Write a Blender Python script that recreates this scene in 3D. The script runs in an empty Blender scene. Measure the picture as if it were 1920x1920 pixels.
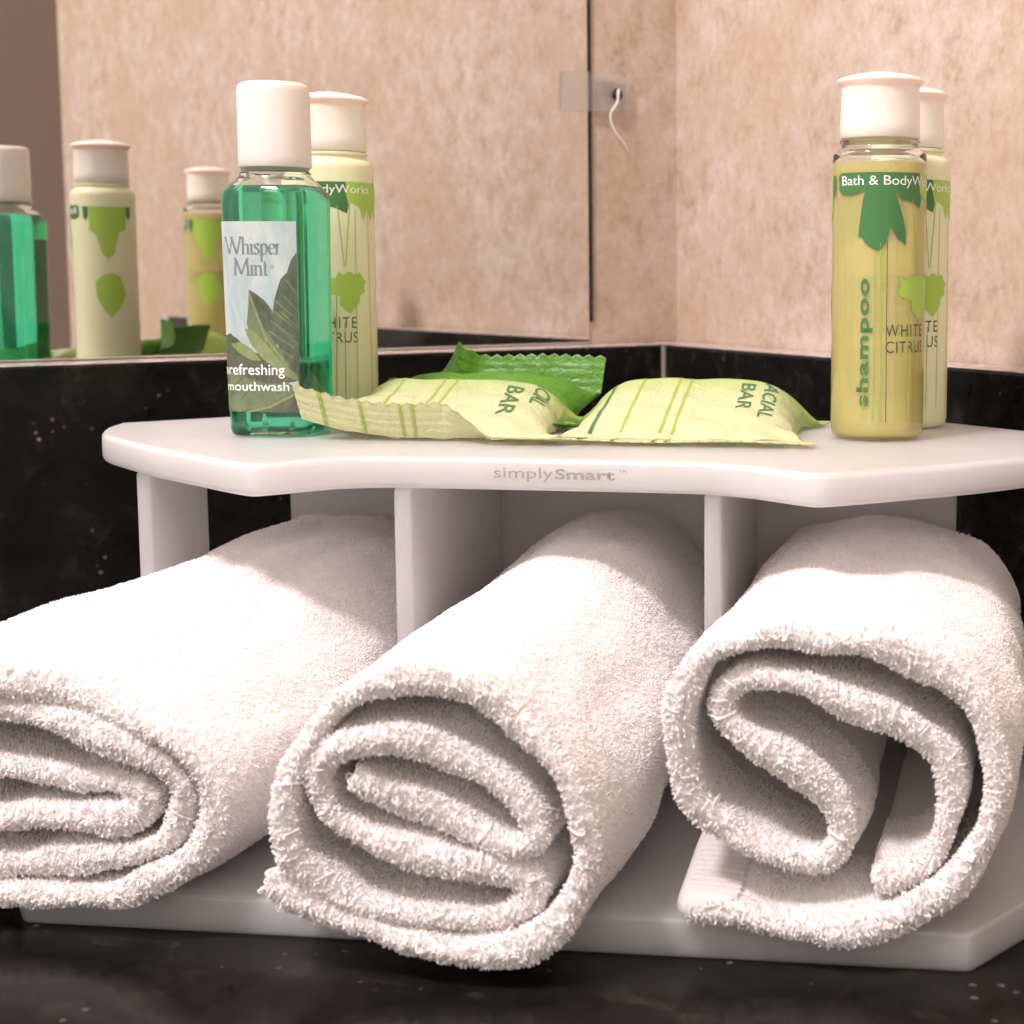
import bpy, bmesh, math, random
import numpy as np
from mathutils import Vector, Matrix, noise

random.seed(7); np.random.seed(7)
S = bpy.context.scene
COL = S.collection

# ------------------------------------------------------------------ units
# Everything is laid out in millimetres with the top of the holder's shelf at
# z = 0, then converted: the counter top ends up at world z = 0 metres.
ZO = 86.6
def W(x, y, z): return Vector((x*.001, y*.001, (z+ZO)*.001))

# ------------------------------------------------------------------ camera
PITCH, ROLL, FPX, CX, CY, HCAM = .10787, .0026, 2929.7, 1400.8, 823.7, 43.22
cam = bpy.data.cameras.new('camera'); camo = bpy.data.objects.new('camera', cam); COL.objects.link(camo)
F_ = Vector((0, math.cos(PITCH), -math.sin(PITCH))); R0 = Vector((1, 0, 0)); U0 = R0.cross(F_)
R_ = R0*math.cos(ROLL)+U0*math.sin(ROLL); U_ = -R0*math.sin(ROLL)+U0*math.cos(ROLL)
m = Matrix.Identity(4)
for i in range(3): m[i][0], m[i][1], m[i][2] = R_[i], U_[i], -F_[i]
m.translation = W(0, 0, HCAM)
camo.matrix_world = m
cam.sensor_width = 36; cam.sensor_fit = 'HORIZONTAL'; cam.lens = FPX/1920*36
cam.shift_x = (960-CX)/1920; cam.shift_y = -(960-CY)/1920
cam.clip_start = .01; cam.clip_end = 50
cam.dof.use_dof = True; cam.dof.focus_distance = .375; cam.dof.aperture_fstop = 30
S.camera = camo

# ------------------------------------------------------------------ light
world = bpy.data.worlds.new('World'); S.world = world; world.use_nodes = True
bg = world.node_tree.nodes['Background']; bg.inputs[0].default_value = (1, .87, .76, 1); bg.inputs[1].default_value = 1.22
def area(name, loc, target, size, power, color):
    l = bpy.data.lights.new(name, 'AREA'); l.shape = 'DISK'; l.size = size; l.energy = power; l.color = color
    o = bpy.data.objects.new(name, l); COL.objects.link(o)
    o.location = loc; d = (Vector(target)-Vector(loc)); o.rotation_euler = d.to_track_quat('-Z', 'Y').to_euler()
    return o
TGT = W(-30, 360, -20)
area('ceiling_lamp', TGT+Vector((-.42, -.46, .92)), TGT, .17, 15, (1, .885, .905))
S.view_settings.view_transform = 'Standard'; S.view_settings.look = 'None'
S.view_settings.exposure = -.02; S.view_settings.gamma = 1
cy = S.cycles
cy.use_denoising = True; cy.use_adaptive_sampling = True; cy.adaptive_threshold = .05; cy.adaptive_min_samples = 20
cy.max_bounces = 12; cy.diffuse_bounces = 11; cy.glossy_bounces = 6; cy.transmission_bounces = 12; cy.transparent_max_bounces = 16
cy.caustics_reflective = True; cy.caustics_refractive = True; cy.blur_glossy = .5
cy.sample_clamp_indirect = 6

# ------------------------------------------------------------------ helpers
def tag(o, label=None, cat=None, group=None, kind=None):
    if label: o['label'] = label
    if cat: o['category'] = cat
    if group: o['group'] = group
    if kind: o['kind'] = kind
    return o
def empty(name, loc, label, cat, group=None, rz=0):
    o = bpy.data.objects.new(name, None); COL.objects.link(o); o.location = loc; o.rotation_euler.z = rz
    o.empty_display_size = .01
    tag(o, label, cat, group); o['_inv'] = 0; del o['_inv']
    return o
def mesh_obj(name, verts, faces, mat, parent=None, smooth=True, world_space=True):
    """verts in metres. With a parent, verts are given in the parent's local frame unless world_space."""
    me = bpy.data.meshes.new(name); me.from_pydata([tuple(v) for v in verts], [], faces); me.validate()
    if smooth: me.polygons.foreach_set('use_smooth', [True]*len(me.polygons))
    me.materials.append(mat)
    o = bpy.data.objects.new(name, me); COL.objects.link(o)
    if parent is not None:
        o.parent = parent
        if world_space:
            pw = Matrix.Translation(parent.location) @ parent.rotation_euler.to_matrix().to_4x4() if parent.parent is None else None
            root = parent
            while root.parent: root = root.parent
            pw = Matrix.Translation(root.location) @ root.rotation_euler.to_matrix().to_4x4()
            me.transform(pw.inverted())
    return o
def sharp(o, ang=35):
    me = o.data
    bm = bmesh.new(); bm.from_mesh(me)
    for e in bm.edges:
        if len(e.link_faces) == 2 and e.calc_face_angle(0) > math.radians(ang): e.smooth = False
    bm.to_mesh(me); bm.free()
def recalc(o):
    bm = bmesh.new(); bm.from_mesh(o.data); bmesh.ops.recalc_face_normals(bm, faces=bm.faces); bm.to_mesh(o.data); bm.free()

def mat(name, color=(.8, .8, .8), rough=.5, **kw):
    m = bpy.data.materials.new(name); m.use_nodes = True
    b = m.node_tree.nodes['Principled BSDF']
    b.inputs['Base Color'].default_value = (*color, 1); b.inputs['Roughness'].default_value = rough
    for k, v in kw.items():
        b.inputs[k.replace('_', ' ')].default_value = v
    return m
def nd(m, typ, **props):
    n = m.node_tree.nodes.new(typ)
    for k, v in props.items(): setattr(n, k, v)
    return n
def lk(m, a, b): m.node_tree.links.new(a, b)
def bsdf(m): return m.node_tree.nodes['Principled BSDF']
def coords(m, scale=(1, 1, 1), kind='Object'):
    tc = nd(m, 'ShaderNodeTexCoord'); mp = nd(m, 'ShaderNodeMapping'); mp.inputs['Scale'].default_value = scale
    lk(m, tc.outputs[kind], mp.inputs['Vector']); return mp.outputs['Vector']
def noise_tex(m, vec, scale, detail=5, rough=.6, dist=0):
    n = nd(m, 'ShaderNodeTexNoise'); n.inputs['Scale'].default_value = scale; n.inputs['Detail'].default_value = detail
    n.inputs['Roughness'].default_value = rough; n.inputs['Distortion'].default_value = dist
    lk(m, vec, n.inputs['Vector']); return n.outputs['Fac']
def ramp(m, fac, stops):
    r = nd(m, 'ShaderNodeValToRGB'); e = r.color_ramp.elements
    while len(e) < len(stops): e.new(.5)
    for k, (p, c) in enumerate(stops): e[k].position = p; e[k].color = (*c, 1) if len(c) == 3 else c
    lk(m, fac, r.inputs['Fac']); return r.outputs['Color']
def mixc(m, fac, a, b, typ='MIX'):
    n = nd(m, 'ShaderNodeMix', data_type='RGBA', blend_type=typ)
    for s, v in ((0, fac), (6, a), (7, b)):
        if isinstance(v, (int, float)): n.inputs[s].default_value = v
        elif isinstance(v, tuple): n.inputs[s].default_value = (*v, 1)
        else: lk(m, v, n.inputs[s])
    return n.outputs[2]
def bump(m, h, strength=.3, dist=.001):
    b = nd(m, 'ShaderNodeBump'); b.inputs['Strength'].default_value = strength; b.inputs['Distance'].default_value = dist
    lk(m, h, b.inputs['Height']); lk(m, b.outputs['Normal'], bsdf(m).inputs['Normal'])

# ------------------------------------------------------------------ materials
def wall_mat():
    m = mat('wallpaper', rough=.62)
    v = coords(m)
    big = noise_tex(m, v, 13, 5, .65); mid = noise_tex(m, coords(m, (1.1, 1.1, 1)), 85, 8, .74, .15); fine = noise_tex(m, v, 520, 3, .7)
    c = ramp(m, mid, [(.33, (.37, .255, .18)), (.45, (.47, .365, .285)), (.54, (.52, .425, .36)), (.66, (.59, .51, .46))])
    c = mixc(m, ramp(m, big, [(.42, (0,)*3), (.62, (.8,)*3)]), c, (.44, .315, .22))
    # grey flecks woven in the paper: short vertical and horizontal ticks in ragged clusters
    cl = ramp(m, noise_tex(m, v, 30, 4, .8), [(.50, (0,)*3), (.70, (.6,)*3)])
    fv = ramp(m, noise_tex(m, coords(m, (1, 1, .42)), 330, 2, .5), [(.57, (0,)*3), (.66, (1,)*3)])
    fh = ramp(m, noise_tex(m, coords(m, (.4, .4, 1)), 300, 2, .5), [(.58, (0,)*3), (.68, (.8,)*3)])
    c = mixc(m, mixc(m, 1.0, fv, cl, 'MULTIPLY'), c, (.28, .215, .185))
    c = mixc(m, mixc(m, 1.0, fh, cl, 'MULTIPLY'), c, (.27, .20, .17))
    wv = ramp(m, noise_tex(m, coords(m, (1, 1, .7)), 300, 3, .6), [(.45, (0,)*3), (.75, (.25,)*3)])
    c = mixc(m, wv, c, (.70, .585, .54))
    c = mixc(m, ramp(m, fine, [(.35, (0,)*3), (.7, (.2,)*3)]), c, (.36, .26, .20))
    lk(m, c, bsdf(m).inputs['Base Color']); bump(m, fine, .10, .0006)
    return m
def granite_mat(name='black_granite'):
    m = mat(name, rough=.11, Specular_IOR_Level=.16)
    v = coords(m)
    a = noise_tex(m, v, 70, 6, .75, .6); b = noise_tex(m, v, 24, 5, .7, .3); fine = noise_tex(m, v, 420, 2, .5)
    c = ramp(m, a, [(.36, (.004, .004, .0038)), (.56, (.010, .009, .008)), (.66, (.028, .024, .020)), (.80, (.07, .055, .042))])
    cloud = ramp(m, b, [(.45, (0,)*3), (.75, (.55,)*3)])
    c = mixc(m, cloud, c, (.018, .0165, .016))
    vo = nd(m, 'ShaderNodeTexVoronoi', feature='F1'); vo.inputs['Scale'].default_value = 230; lk(m, v, vo.inputs['Vector'])
    sp = ramp(m, vo.outputs['Distance'], [(.10, (1,)*3), (.22, (0,)*3)])
    gate = ramp(m, noise_tex(m, v, 55, 3, .6), [(.56, (0,)*3), (.66, (1,)*3)])
    s = mixc(m, 1.0, sp, gate, 'MULTIPLY')
    hue = ramp(m, fine, [(.35, (.10, .055, .02)), (.55, (.17, .13, .085)), (.7, (.30, .28, .25))])
    c = mixc(m, s, c, hue)
    lk(m, c, bsdf(m).inputs['Base Color'])
    lk(m, ramp(m, a, [(.3, (.12,)*3), (.8, (.26,)*3)]), bsdf(m).inputs['Roughness'])
    return m
M = {}
M['wall'] = wall_mat(); M['granite'] = granite_mat(); M['granite_ledge'] = granite_mat('granite_painted_sheen')
def paint_ledge_sheen(m):  # pale pink on upward faces: the wall's grazing reflection put into the colour
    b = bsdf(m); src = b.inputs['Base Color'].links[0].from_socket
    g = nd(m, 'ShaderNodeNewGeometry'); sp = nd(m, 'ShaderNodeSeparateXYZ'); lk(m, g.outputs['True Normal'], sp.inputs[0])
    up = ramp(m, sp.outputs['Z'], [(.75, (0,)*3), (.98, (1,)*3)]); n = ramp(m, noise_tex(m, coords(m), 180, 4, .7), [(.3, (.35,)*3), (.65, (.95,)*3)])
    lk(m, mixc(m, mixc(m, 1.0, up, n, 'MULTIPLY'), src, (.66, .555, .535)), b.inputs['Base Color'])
paint_ledge_sheen(M['granite_ledge'])
M['mirror'] = mat('mirror_silver', (.75, .745, .725), .012, Metallic=1.0)
M['mirror_edge'] = mat('mirror_edge', (.012, .014, .012), .25)
M['clear'] = mat('clear_plastic', (.95, .95, .95), .12, Transmission_Weight=.92, IOR=1.3)
M['screw'] = mat('screw', (.03, .03, .028), .4, Metallic=.8)
M['thread'] = mat('thread', (.75, .74, .72), .7)
M['brown'] = mat('dark_wood', (.10, .058, .036), .55)
def acrylic():
    m = mat('frosted_acrylic', (.90, .875, .875), .28, Subsurface_Weight=1.0, Subsurface_Scale=.016, IOR=1.45, Transmission_Weight=.5)
    bsdf(m).inputs['Subsurface Radius'].default_value = (1.0, .9, .8)
    return m
M['acrylic'] = acrylic()
M['grey_print'] = mat('grey_print', (.30, .28, .27), .4)
def terry(name, c):
    m = mat(name, c, .8, Sheen_Weight=.15)
    tr = nd(m, 'ShaderNodeBsdfTranslucent'); tr.inputs['Color'].default_value = (*c, 1)
    mx = nd(m, 'ShaderNodeMixShader'); mx.inputs[0].default_value = .25
    lk(m, bsdf(m).outputs[0], mx.inputs[1]); lk(m, tr.outputs[0], mx.inputs[2]); lk(m, mx.outputs[0], m.node_tree.nodes['Material Output'].inputs['Surface'])
    return m
M['cloth'] = terry('towel_cloth', (.99, .975, .97))
M['pile'] = terry('towel_pile', (.997, .968, .965))
M['hem'] = terry('towel_hem', (.86, .82, .80))
hv = coords(M['hem']); hb = noise_tex(M['hem'], hv, 1500, 3, .7); bump(M['hem'], hb, .9, .0006)
M['cap'] = mat('white_cap_plastic', (.74, .69, .65), .32, Subsurface_Weight=.5, Subsurface_Scale=.003)
M['cap_soft'] = mat('translucent_cap_plastic', (.82, .785, .715), .30, Subsurface_Weight=.6, Subsurface_Scale=.004)
M['plastic'] = mat('bottle_plastic', (.97, .985, .97), .04, Transmission_Weight=1.0, IOR=1.42)
def liquid(name, col, dens):
    m = mat(name, (1, 1, 1), 0.0, Transmission_Weight=1.0, IOR=1.36)
    a = nd(m, 'ShaderNodeVolumeAbsorption'); a.inputs['Color'].default_value = (*col, 1); a.inputs['Density'].default_value = dens
    lk(m, a.outputs[0], m.node_tree.nodes['Material Output'].inputs['Volume'])
    return m
M['mint'] = mat('mint_liquid', (.10, .86, .50), .03, Transmission_Weight=.88, IOR=1.35)
M['yellow'] = mat('shampoo_liquid', (1, .89, .37), .14, Transmission_Weight=.42, IOR=1.36)
M['lotion'] = mat('lotion_bottle_plastic', (.70, .71, .47), .28, Subsurface_Weight=.5, Subsurface_Scale=.004)
M['lotion_top'] = mat('lotion_shoulder_plastic', (.83, .78, .66), .28, Subsurface_Weight=.5, Subsurface_Scale=.004)
M['dkgreen'] = mat('dark_green_print', (.045, .165, .05), .4)
M['ltgreen'] = mat('lime_green_print', (.33, .52, .07), .4)
M['olive'] = mat('olive_print', (.30, .40, .06), .45)
M['ink'] = mat('dark_ink', (.07, .085, .035), .5)
M['white_print'] = mat('white_print', (.78, .80, .76), .5)
M['slate'] = mat('slate_print', (.16, .20, .20), .5)

# ------------------------------------------------------------------ the corner of the room
AM, DM, DB, ZB, AR, DR = .6742, 534.97, 516.6, 13.23, .5942, 327.03
n_b = Vector((math.sin(AM), -math.cos(AM))); t_b = Vector((math.cos(AM), math.sin(AM)))
n_r = Vector((-math.cos(AR), -math.sin(AR))); t_r = Vector((math.sin(AR), -math.cos(AR)))
def inter(d1, d2):
    A = Matrix(((n_b.x, n_b.y), (n_r.x, n_r.y))); return A.inverted() @ Vector((-d1, -d2))
ZC = -ZO
def prism(name, poly, z0, z1, mt, parent=None, bev=0, smooth=False):
    """vertical prism over a plan polygon given in mm, edges bevelled."""
    bm = bmesh.new()
    vs = [bm.verts.new(W(x, y, z0)) for x, y in poly]; f = bm.faces.new(vs)
    r = bmesh.ops.extrude_face_region(bm, geom=[f])
    for v in r['geom']:
        if isinstance(v, bmesh.types.BMVert): v.co.z += (z1-z0)*.001
    bmesh.ops.recalc_face_normals(bm, faces=bm.faces)
    if bev: bmesh.ops.bevel(bm, geom=list(bm.edges), offset=bev*.001, segments=3, affect='EDGES', profile=.5)
    me = bpy.data.meshes.new(name); bm.to_mesh(me); bm.free(); me.materials.append(mt)
    if smooth: me.polygons.foreach_set('use_smooth', [True]*len(me.polygons))
    o = bpy.data.objects.new(name, me); COL.objects.link(o)
    if parent:
        o.parent = parent
        me.transform((Matrix.Translation(parent.location) @ parent.rotation_euler.to_matrix().to_4x4()).inverted())
    return o
WALL_D = DM+1.0
cw = inter(WALL_D, DR+19); cb = inter(DB, DR); cx_ = inter(WALL_D, DR); 
L_LEFT, L_RIGHT = 900, 695
# counter
pts = [cw, cw-t_b*L_LEFT, cw-t_b*L_LEFT+n_b*620, inter(WALL_D-620, DR+19-0)+Vector((0, 0))]
pts = [cw-t_b*L_LEFT, cw-t_b*L_LEFT+n_b*480, cw+t_r*480, cw]
tag(prism('counter', [tuple(p) for p in pts], ZC-30, ZC, M['granite'], bev=2), kind='structure')
# walls (solid slabs)
a, b = cw-t_b*L_LEFT, cw+t_b*40
tag(prism('wall_back', [tuple(a), tuple(b), tuple(b-n_b*60), tuple(a-n_b*60)], ZC-200, 900, M['wall']), kind='structure')
a, b = cw, cw+t_r*L_RIGHT
tag(prism('wall_right', [tuple(a), tuple(b), tuple(b-n_r*60), tuple(a-n_r*60)], ZC-200, 900, M['wall']), kind='structure')
a, b = cw+t_r*(L_RIGHT+2)-n_r*8, cw+t_r*(L_RIGHT+900)-n_r*8
tag(prism('door', [tuple(a), tuple(b), tuple(b-n_r*45), tuple(a-n_r*45)], ZC-200, 900, M['brown'], bev=3),
    'dark brown door beside the wall, seen at the left edge of the mirror', 'door')
# backsplash: two slabs meeting at a silicone-filled seam
a, b = cb-t_b*(L_LEFT-40), cb-t_b*.6
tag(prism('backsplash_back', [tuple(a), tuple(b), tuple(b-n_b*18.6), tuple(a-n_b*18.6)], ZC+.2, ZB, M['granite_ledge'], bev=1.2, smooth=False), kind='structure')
a0 = inter(DB+18.6, DR); a, b = a0, cb+t_r*455
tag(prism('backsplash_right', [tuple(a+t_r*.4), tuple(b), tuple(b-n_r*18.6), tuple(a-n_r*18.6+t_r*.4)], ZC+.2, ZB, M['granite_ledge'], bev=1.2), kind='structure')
# caulk bead in the seam
sealant = mat('sealant', (.13, .115, .105), .45)
q = cb+n_b*.3+n_r*.3
mm_ = [(q.x+1.1*math.cos(t), q.y+1.1*math.sin(t)) for t in np.linspace(0, 2*math.pi, 11)[:-1]]
tag(prism('sealant_bead', mm_, ZC+.3, ZB-.6, sealant, smooth=True), 'thin grey sealant line in the corner of the black backsplash', 'sealant')
# caulk fillet along the foot of the walls on top of the backsplash
# mirror
SE = 346.8
mir = empty('wall_mirror', W(*( -n_b*DM + t_b*(SE-450)), ZB), 'large frameless wall mirror standing on the black backsplash', 'mirror')
p0, p1 = -n_b*(DM+.15)+t_b*(SE-760), -n_b*(DM+.15)+t_b*(SE-1.1)
prism('glass', [tuple(p0), tuple(p1), tuple(p1-n_b*.8), tuple(p0-n_b*.8)], ZB+.4, 900, M['mirror'], mir)
p0, p1 = -n_b*(DM)+t_b*(SE-1.05), -n_b*(DM)+t_b*(SE+.75)
prism('edge_strip', [tuple(p0), tuple(p1), tuple(p1-n_b*.95), tuple(p0-n_b*.95)], ZB+9, 900, M['mirror_edge'], mir)
# clip
ps = -n_b*(DM-1.2)+t_b*350
clip = empty('mirror_clip', W(ps.x, ps.y, 114), 'small clear plastic clip holding the edge of the mirror', 'clip')
def wallpt(s, z, out): p = -n_b*(DM-out)+t_b*s; return W(p.x, p.y, z)
def wall_plate(name, quad, o0, o1, mt, parent, bev=.4):
    bm = bmesh.new()
    lo_ = [bm.verts.new(wallpt(s, z, o0)) for s, z in quad]; hi_ = [bm.verts.new(wallpt(s, z, o1)) for s, z in quad]
    k = len(quad); bm.faces.new(lo_[::-1]); bm.faces.new(hi_)
    for i in range(k): bm.faces.new((lo_[i], lo_[(i+1) % k], hi_[(i+1) % k], hi_[i]))
    bmesh.ops.recalc_face_normals(bm, faces=bm.faces)
    bmesh.ops.bevel(bm, geom=list(bm.edges), offset=bev*.001, segments=2, affect='EDGES')
    me = bpy.data.meshes.new(name); bm.to_mesh(me); bm.free(); me.materials.append(mt)
    o = bpy.data.objects.new(name, me); COL.objects.link(o); o.parent = parent; me.transform(Matrix.Translation(-parent.location))
    return o
wall_plate('plate', [(333, 105.5), (348, 106), (365, 107), (365, 121.5), (348, 121.6), (334, 121)], .25, 1.5, M['clear'], clip)
# screw: domed head with a slot
vs, fs = [], []
SEG = 20
for k, (r, o) in enumerate([(2.5, 1.3), (2.5, 1.9), (2.0, 2.4), (1.0, 2.6), (.01, 2.65)]):
    for j in range(SEG):
        t = 2*math.pi*j/SEG; vs.append(wallpt(358.8+r*math.cos(t), 113.4+r*math.sin(t), o))
for k in range(4):
    for j in range(SEG): fs.append((k*SEG+j, k*SEG+(j+1) % SEG, (k+1)*SEG+(j+1) % SEG, (k+1)*SEG+j))
recalc(mesh_obj('screw', vs, fs, M['screw'], clip))
def tube(name, pts, rad, mt, parent=None, seg=6):
    pts = [Vector(p) for p in pts]; vs, fs = [], []
    for i, p in enumerate(pts):
        d = (pts[min(i+1, len(pts)-1)]-pts[max(i-1, 0)]).normalized()
        u = d.cross(Vector((.3, .2, .9))).normalized(); v = d.cross(u)
        r = rad[i] if hasattr(rad, '__len__') else rad
        for j in range(seg):
            t = 2*math.pi*j/seg; vs.append(p+(u*math.cos(t)+v*math.sin(t))*r*.001)
    for i in range(len(pts)-1):
        for j in range(seg): fs.append((i*seg+j, i*seg+(j+1) % seg, (i+1)*seg+(j+1) % seg, (i+1)*seg+j))
    fs.append(tuple(range(seg))[::-1]); fs.append(tuple((len(pts)-1)*seg+j for j in range(seg)))
    o = mesh_obj(name, vs, fs, mt, parent); recalc(o); return o
def catmull(P, n=8, closed=False):
    P = [np.array(p, float) for p in P]; out = []
    N = len(P); rng = range(N if closed else N-1)
    for i in rng:
        if closed: a, b, c, d = P[(i-1) % N], P[i], P[(i+1) % N], P[(i+2) % N]
        else: a, b, c, d = P[max(i-1, 0)], P[i], P[i+1], P[min(i+2, N-1)]
        for k in range(n):
            t = k/n; out.append(.5*((2*b)+(c-a)*t+(2*a-5*b+4*c-d)*t*t+(3*b-a-3*c+d)*t**3))
    if not closed: out.append(P[-1])
    return out
th = catmull([(358.6, 115.2, 3.0), (358.2, 113.6, 3.3), (357.9, 110, 3.0), (355.5, 106.2, 2.2), (355.6, 102.5, 1.8), (357.5, 98.5, 2.2), (361.2, 94.2, 2.6), (364, 90.5, 2.0)], 7)
tt = tube('thread', [wallpt(*p) for p in th], [.62*(1-.65*(i/len(th))) for i in range(len(th))], M['thread'])
tag(tt, 'short white thread dangling from the screw of the mirror clip', 'thread')

# ------------------------------------------------------------------ the holder
OX, OY = -48, 340
E1 = Vector((.9938, -.1115)); E2 = Vector((.1115, .9938))
def H(a, s, z): p = Vector((OX, OY))+E1*a+E2*s; return W(p.x, p.y, z)
HRZ = math.atan2(E1.y, E1.x)
holder = empty('towel_holder', H(0, 50, -ZO), 'frosted white acrylic towel holder with a scalloped top shelf and three compartments', 'holder', rz=HRZ)
front = [(-139, 84), (-136, 70), (-128, 54), (-116, 41), (-100, 26.2), (-80, 10), (-68, .8), (-62.5, -1.8), (-58, 1.5), (-52, 8.2), (-46, 13.2), (-36, 15.6), (-18, 15.9), (0, 15.7), (20, 15.3), (36, 14.2), (46, 10), (54, 4.2), (59, .2), (63.5, -1.9), (69, .5), (80, 8.6), (100, 24.5), (114, 39.5), (124, 55), (128, 70), (128, 82)]
dense_front = [tuple(p) for p in catmull(front, 8)]
def plate(name, outline, z0, z1, r, mt, parent):
    """slab with rounded upper and lower rims."""
    N = len(outline); P = np.array(outline, float)
    nrm = np.zeros_like(P)
    for i in range(N):
        d = P[(i+1) % N]-P[i-1]; nn = np.array([d[1], -d[0]]); nrm[i] = nn/np.linalg.norm(nn)
    prof = []
    for k in range(5):
        t = math.pi/2*k/4; prof.append((r*(1-math.sin(t)), z0+r*(1-math.cos(t))))
    for k in range(5):
        t = math.pi/2*k/4; prof.append((r*(1-math.cos(t)), z1-r*(1-math.sin(t))))
    vs, fs = [], []
    for ins, z in prof:
        for i in range(N): q = P[i]-nrm[i]*ins; vs.append(H(q[0], q[1], z))
    K = len(prof)
    for k in range(K-1):
        for i in range(N): fs.append((k*N+i, k*N+(i+1) % N, (k+1)*N+(i+1) % N, (k+1)*N+i))
    fs.append(tuple(range(N))[::-1]); fs.append(tuple((K-1)*N+i for i in range(N)))
    o = mesh_obj(name, vs, fs, mt, parent); recalc(o); sharp(o, 40)
    for p in o.data.polygons:
        if len(p.vertices) > 4: p.use_smooth = False
    return o
TS = 7.5
outline = dense_front+[(94, 116.5), (92, 117.5), (-103, 117.5), (-106, 116.5)]
shelf = plate('shelf', outline, -TS, 0, 1.5, M['acrylic'], holder)
ZBT = -79.1
base_front = [(-124, 40), (-120, -8), (-112, -24), (-91.3, -50.6), (-90, -51.3), (95.4, -51.6), (96.8, -50.8), (112, -29), (122, -8), (127, 40), (127, 76)]
base = plate('base', base_front+[(112, 92), (90, 114), (-100, 114), (-124, 88)], -ZO+.02, ZBT, .8, M['acrylic'], holder)
def panel(name, a0, a1, s0, s1, z0, z1, bev=.7):
    poly = [(a0, s0), (a1, s0), (a1, s1), (a0, s1)]
    poly = [tuple(Vector((OX, OY))+E1*a+E2*s) for a, s in poly]
    return prism(name, poly, z0, z1, M['acrylic'], holder, bev=bev, smooth=False)
zt = -TS+.05
panel('back_panel', -95.5, 95.5, 97, 101, ZBT-.05, zt)
panel('divider', -36.6, -32.5, 16.6, 96.98, ZBT-.05, zt, 1.0)
panel('divider', 36.7, 40.6, 15.4, 96.98, ZBT-.05, zt, 1.0)
panel('side_panel', -110.2, -106.6, 36.5, 69, ZBT-.05, zt, 1.0)
panel('side_panel', 115.5, 119, 45, 72, ZBT-.05, zt, 1.0)

# ------------------------------------------------------------------ lettering tools
def text_mesh(body, bold=0.0, spacing=1.0, shear=0.0):
    """flat text -> (verts Nx2, faces), height normalised so a capital is 1."""
    cu = bpy.data.curves.new('t', 'FONT'); cu.body = body; cu.size = 1; cu.offset = bold; cu.space_character = spacing; cu.shear = shear
    cu.resolution_u = 3
    o = bpy.data.objects.new('t', cu); COL.objects.link(o)
    dg = bpy.context.evaluated_depsgraph_get(); me = o.evaluated_get(dg).to_mesh()
    v = np.array([x.co[:2] for x in me.vertices]); f = [tuple(p.vertices) for p in me.polygons]
    o.evaluated_get(dg).to_mesh_clear()
    bpy.data.objects.remove(o); bpy.data.curves.remove(cu)
    return v, f
def fit(v, x0, x1, y0, y1):
    lo, hi = v.min(0), v.max(0)
    return (v-lo)/(hi-lo)*np.array([x1-x0, y1-y0])+np.array([x0, y0])
def lay(name, v2, faces, mapper, mt, parent, maxlen=None):
    """lay a flat 2-d mesh (mm) on a surface through mapper(u, v) -> metres in the parent root's frame"""
    if maxlen:
        bm = bmesh.new(); vs = [bm.verts.new((x, y, 0)) for x, y in v2]
        for f in faces:
            try: bm.faces.new([vs[i] for i in f])
            except ValueError: pass
        bm.normal_update(); bmesh.ops.triangulate(bm, faces=bm.faces)
        for _ in range(6):
            long = [e for e in bm.edges if e.calc_length() > maxlen]
            if not long: break
            bmesh.ops.subdivide_edges(bm, edges=long, cuts=1); bmesh.ops.triangulate(bm, faces=[f for f in bm.faces if len(f.verts) > 3])
        bm.verts.index_update(); v2 = [(v.co.x, v.co.y) for v in bm.verts]; faces = [tuple(v.index for v in f.verts) for f in bm.faces]; bm.free()
    return mesh_obj(name, [mapper(x, y) for x, y in v2], faces, mt, parent, world_space=False)
def poly2(points): return list(points), [tuple(range(len(points)))]
def strokes_mesh(strokes, nib, thin, ang):
    """broad-nib pen strokes -> ribbons"""
    vs, fs = [], []; a = math.radians(ang); nx, ny = math.cos(a)*nib/2, math.sin(a)*nib/2
    for st in strokes:
        P = catmull(st, 5) if len(st) > 2 else [np.array(st[0]), np.array(st[1])]
        i0 = len(vs)
        for i, p in enumerate(P):
            d = P[min(i+1, len(P)-1)]-P[max(i-1, 0)]; d = d/(np.linalg.norm(d)+1e-9); n = np.array([-d[1], d[0]])
            w = max(abs(n[0]*nx+n[1]*ny), thin/2)
            vs += [tuple(p+n*w), tuple(p-n*w)]
        for i in range(len(P)-1): k = i0+2*i; fs.append((k, k+1, k+3, k+2))
    return vs, fs

# lettering on the shelf's front edge
def front_s(a):
    for (x0, y0), (x1, y1) in zip(dense_front, dense_front[1:]):
        if x0 <= a <= x1: return y0+(y1-y0)*(a-x0)/(x1-x0+1e-9)
    return 0
inv_h = (Matrix.Translation(holder.location) @ holder.rotation_euler.to_matrix().to_4x4()).inverted()
fm = lambda u, v: inv_h @ H(u, front_s(u)-.12, v)
v, f = text_mesh('simply'); lay('lettering', fit(v, -12.2, 1.8, -5.3, -2.0), f, fm, M['grey_print'], shelf)
v, f = text_mesh('Smart', bold=.022); lay('lettering', fit(v, 2.2, 16.2, -4.6, -2.2), f, fm, M['grey_print'], shelf)
v, f = text_mesh('TM'); lay('lettering', fit(v, 17.2, 19.0, -2.9, -2.2), f, fm, M['grey_print'], shelf)

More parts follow.
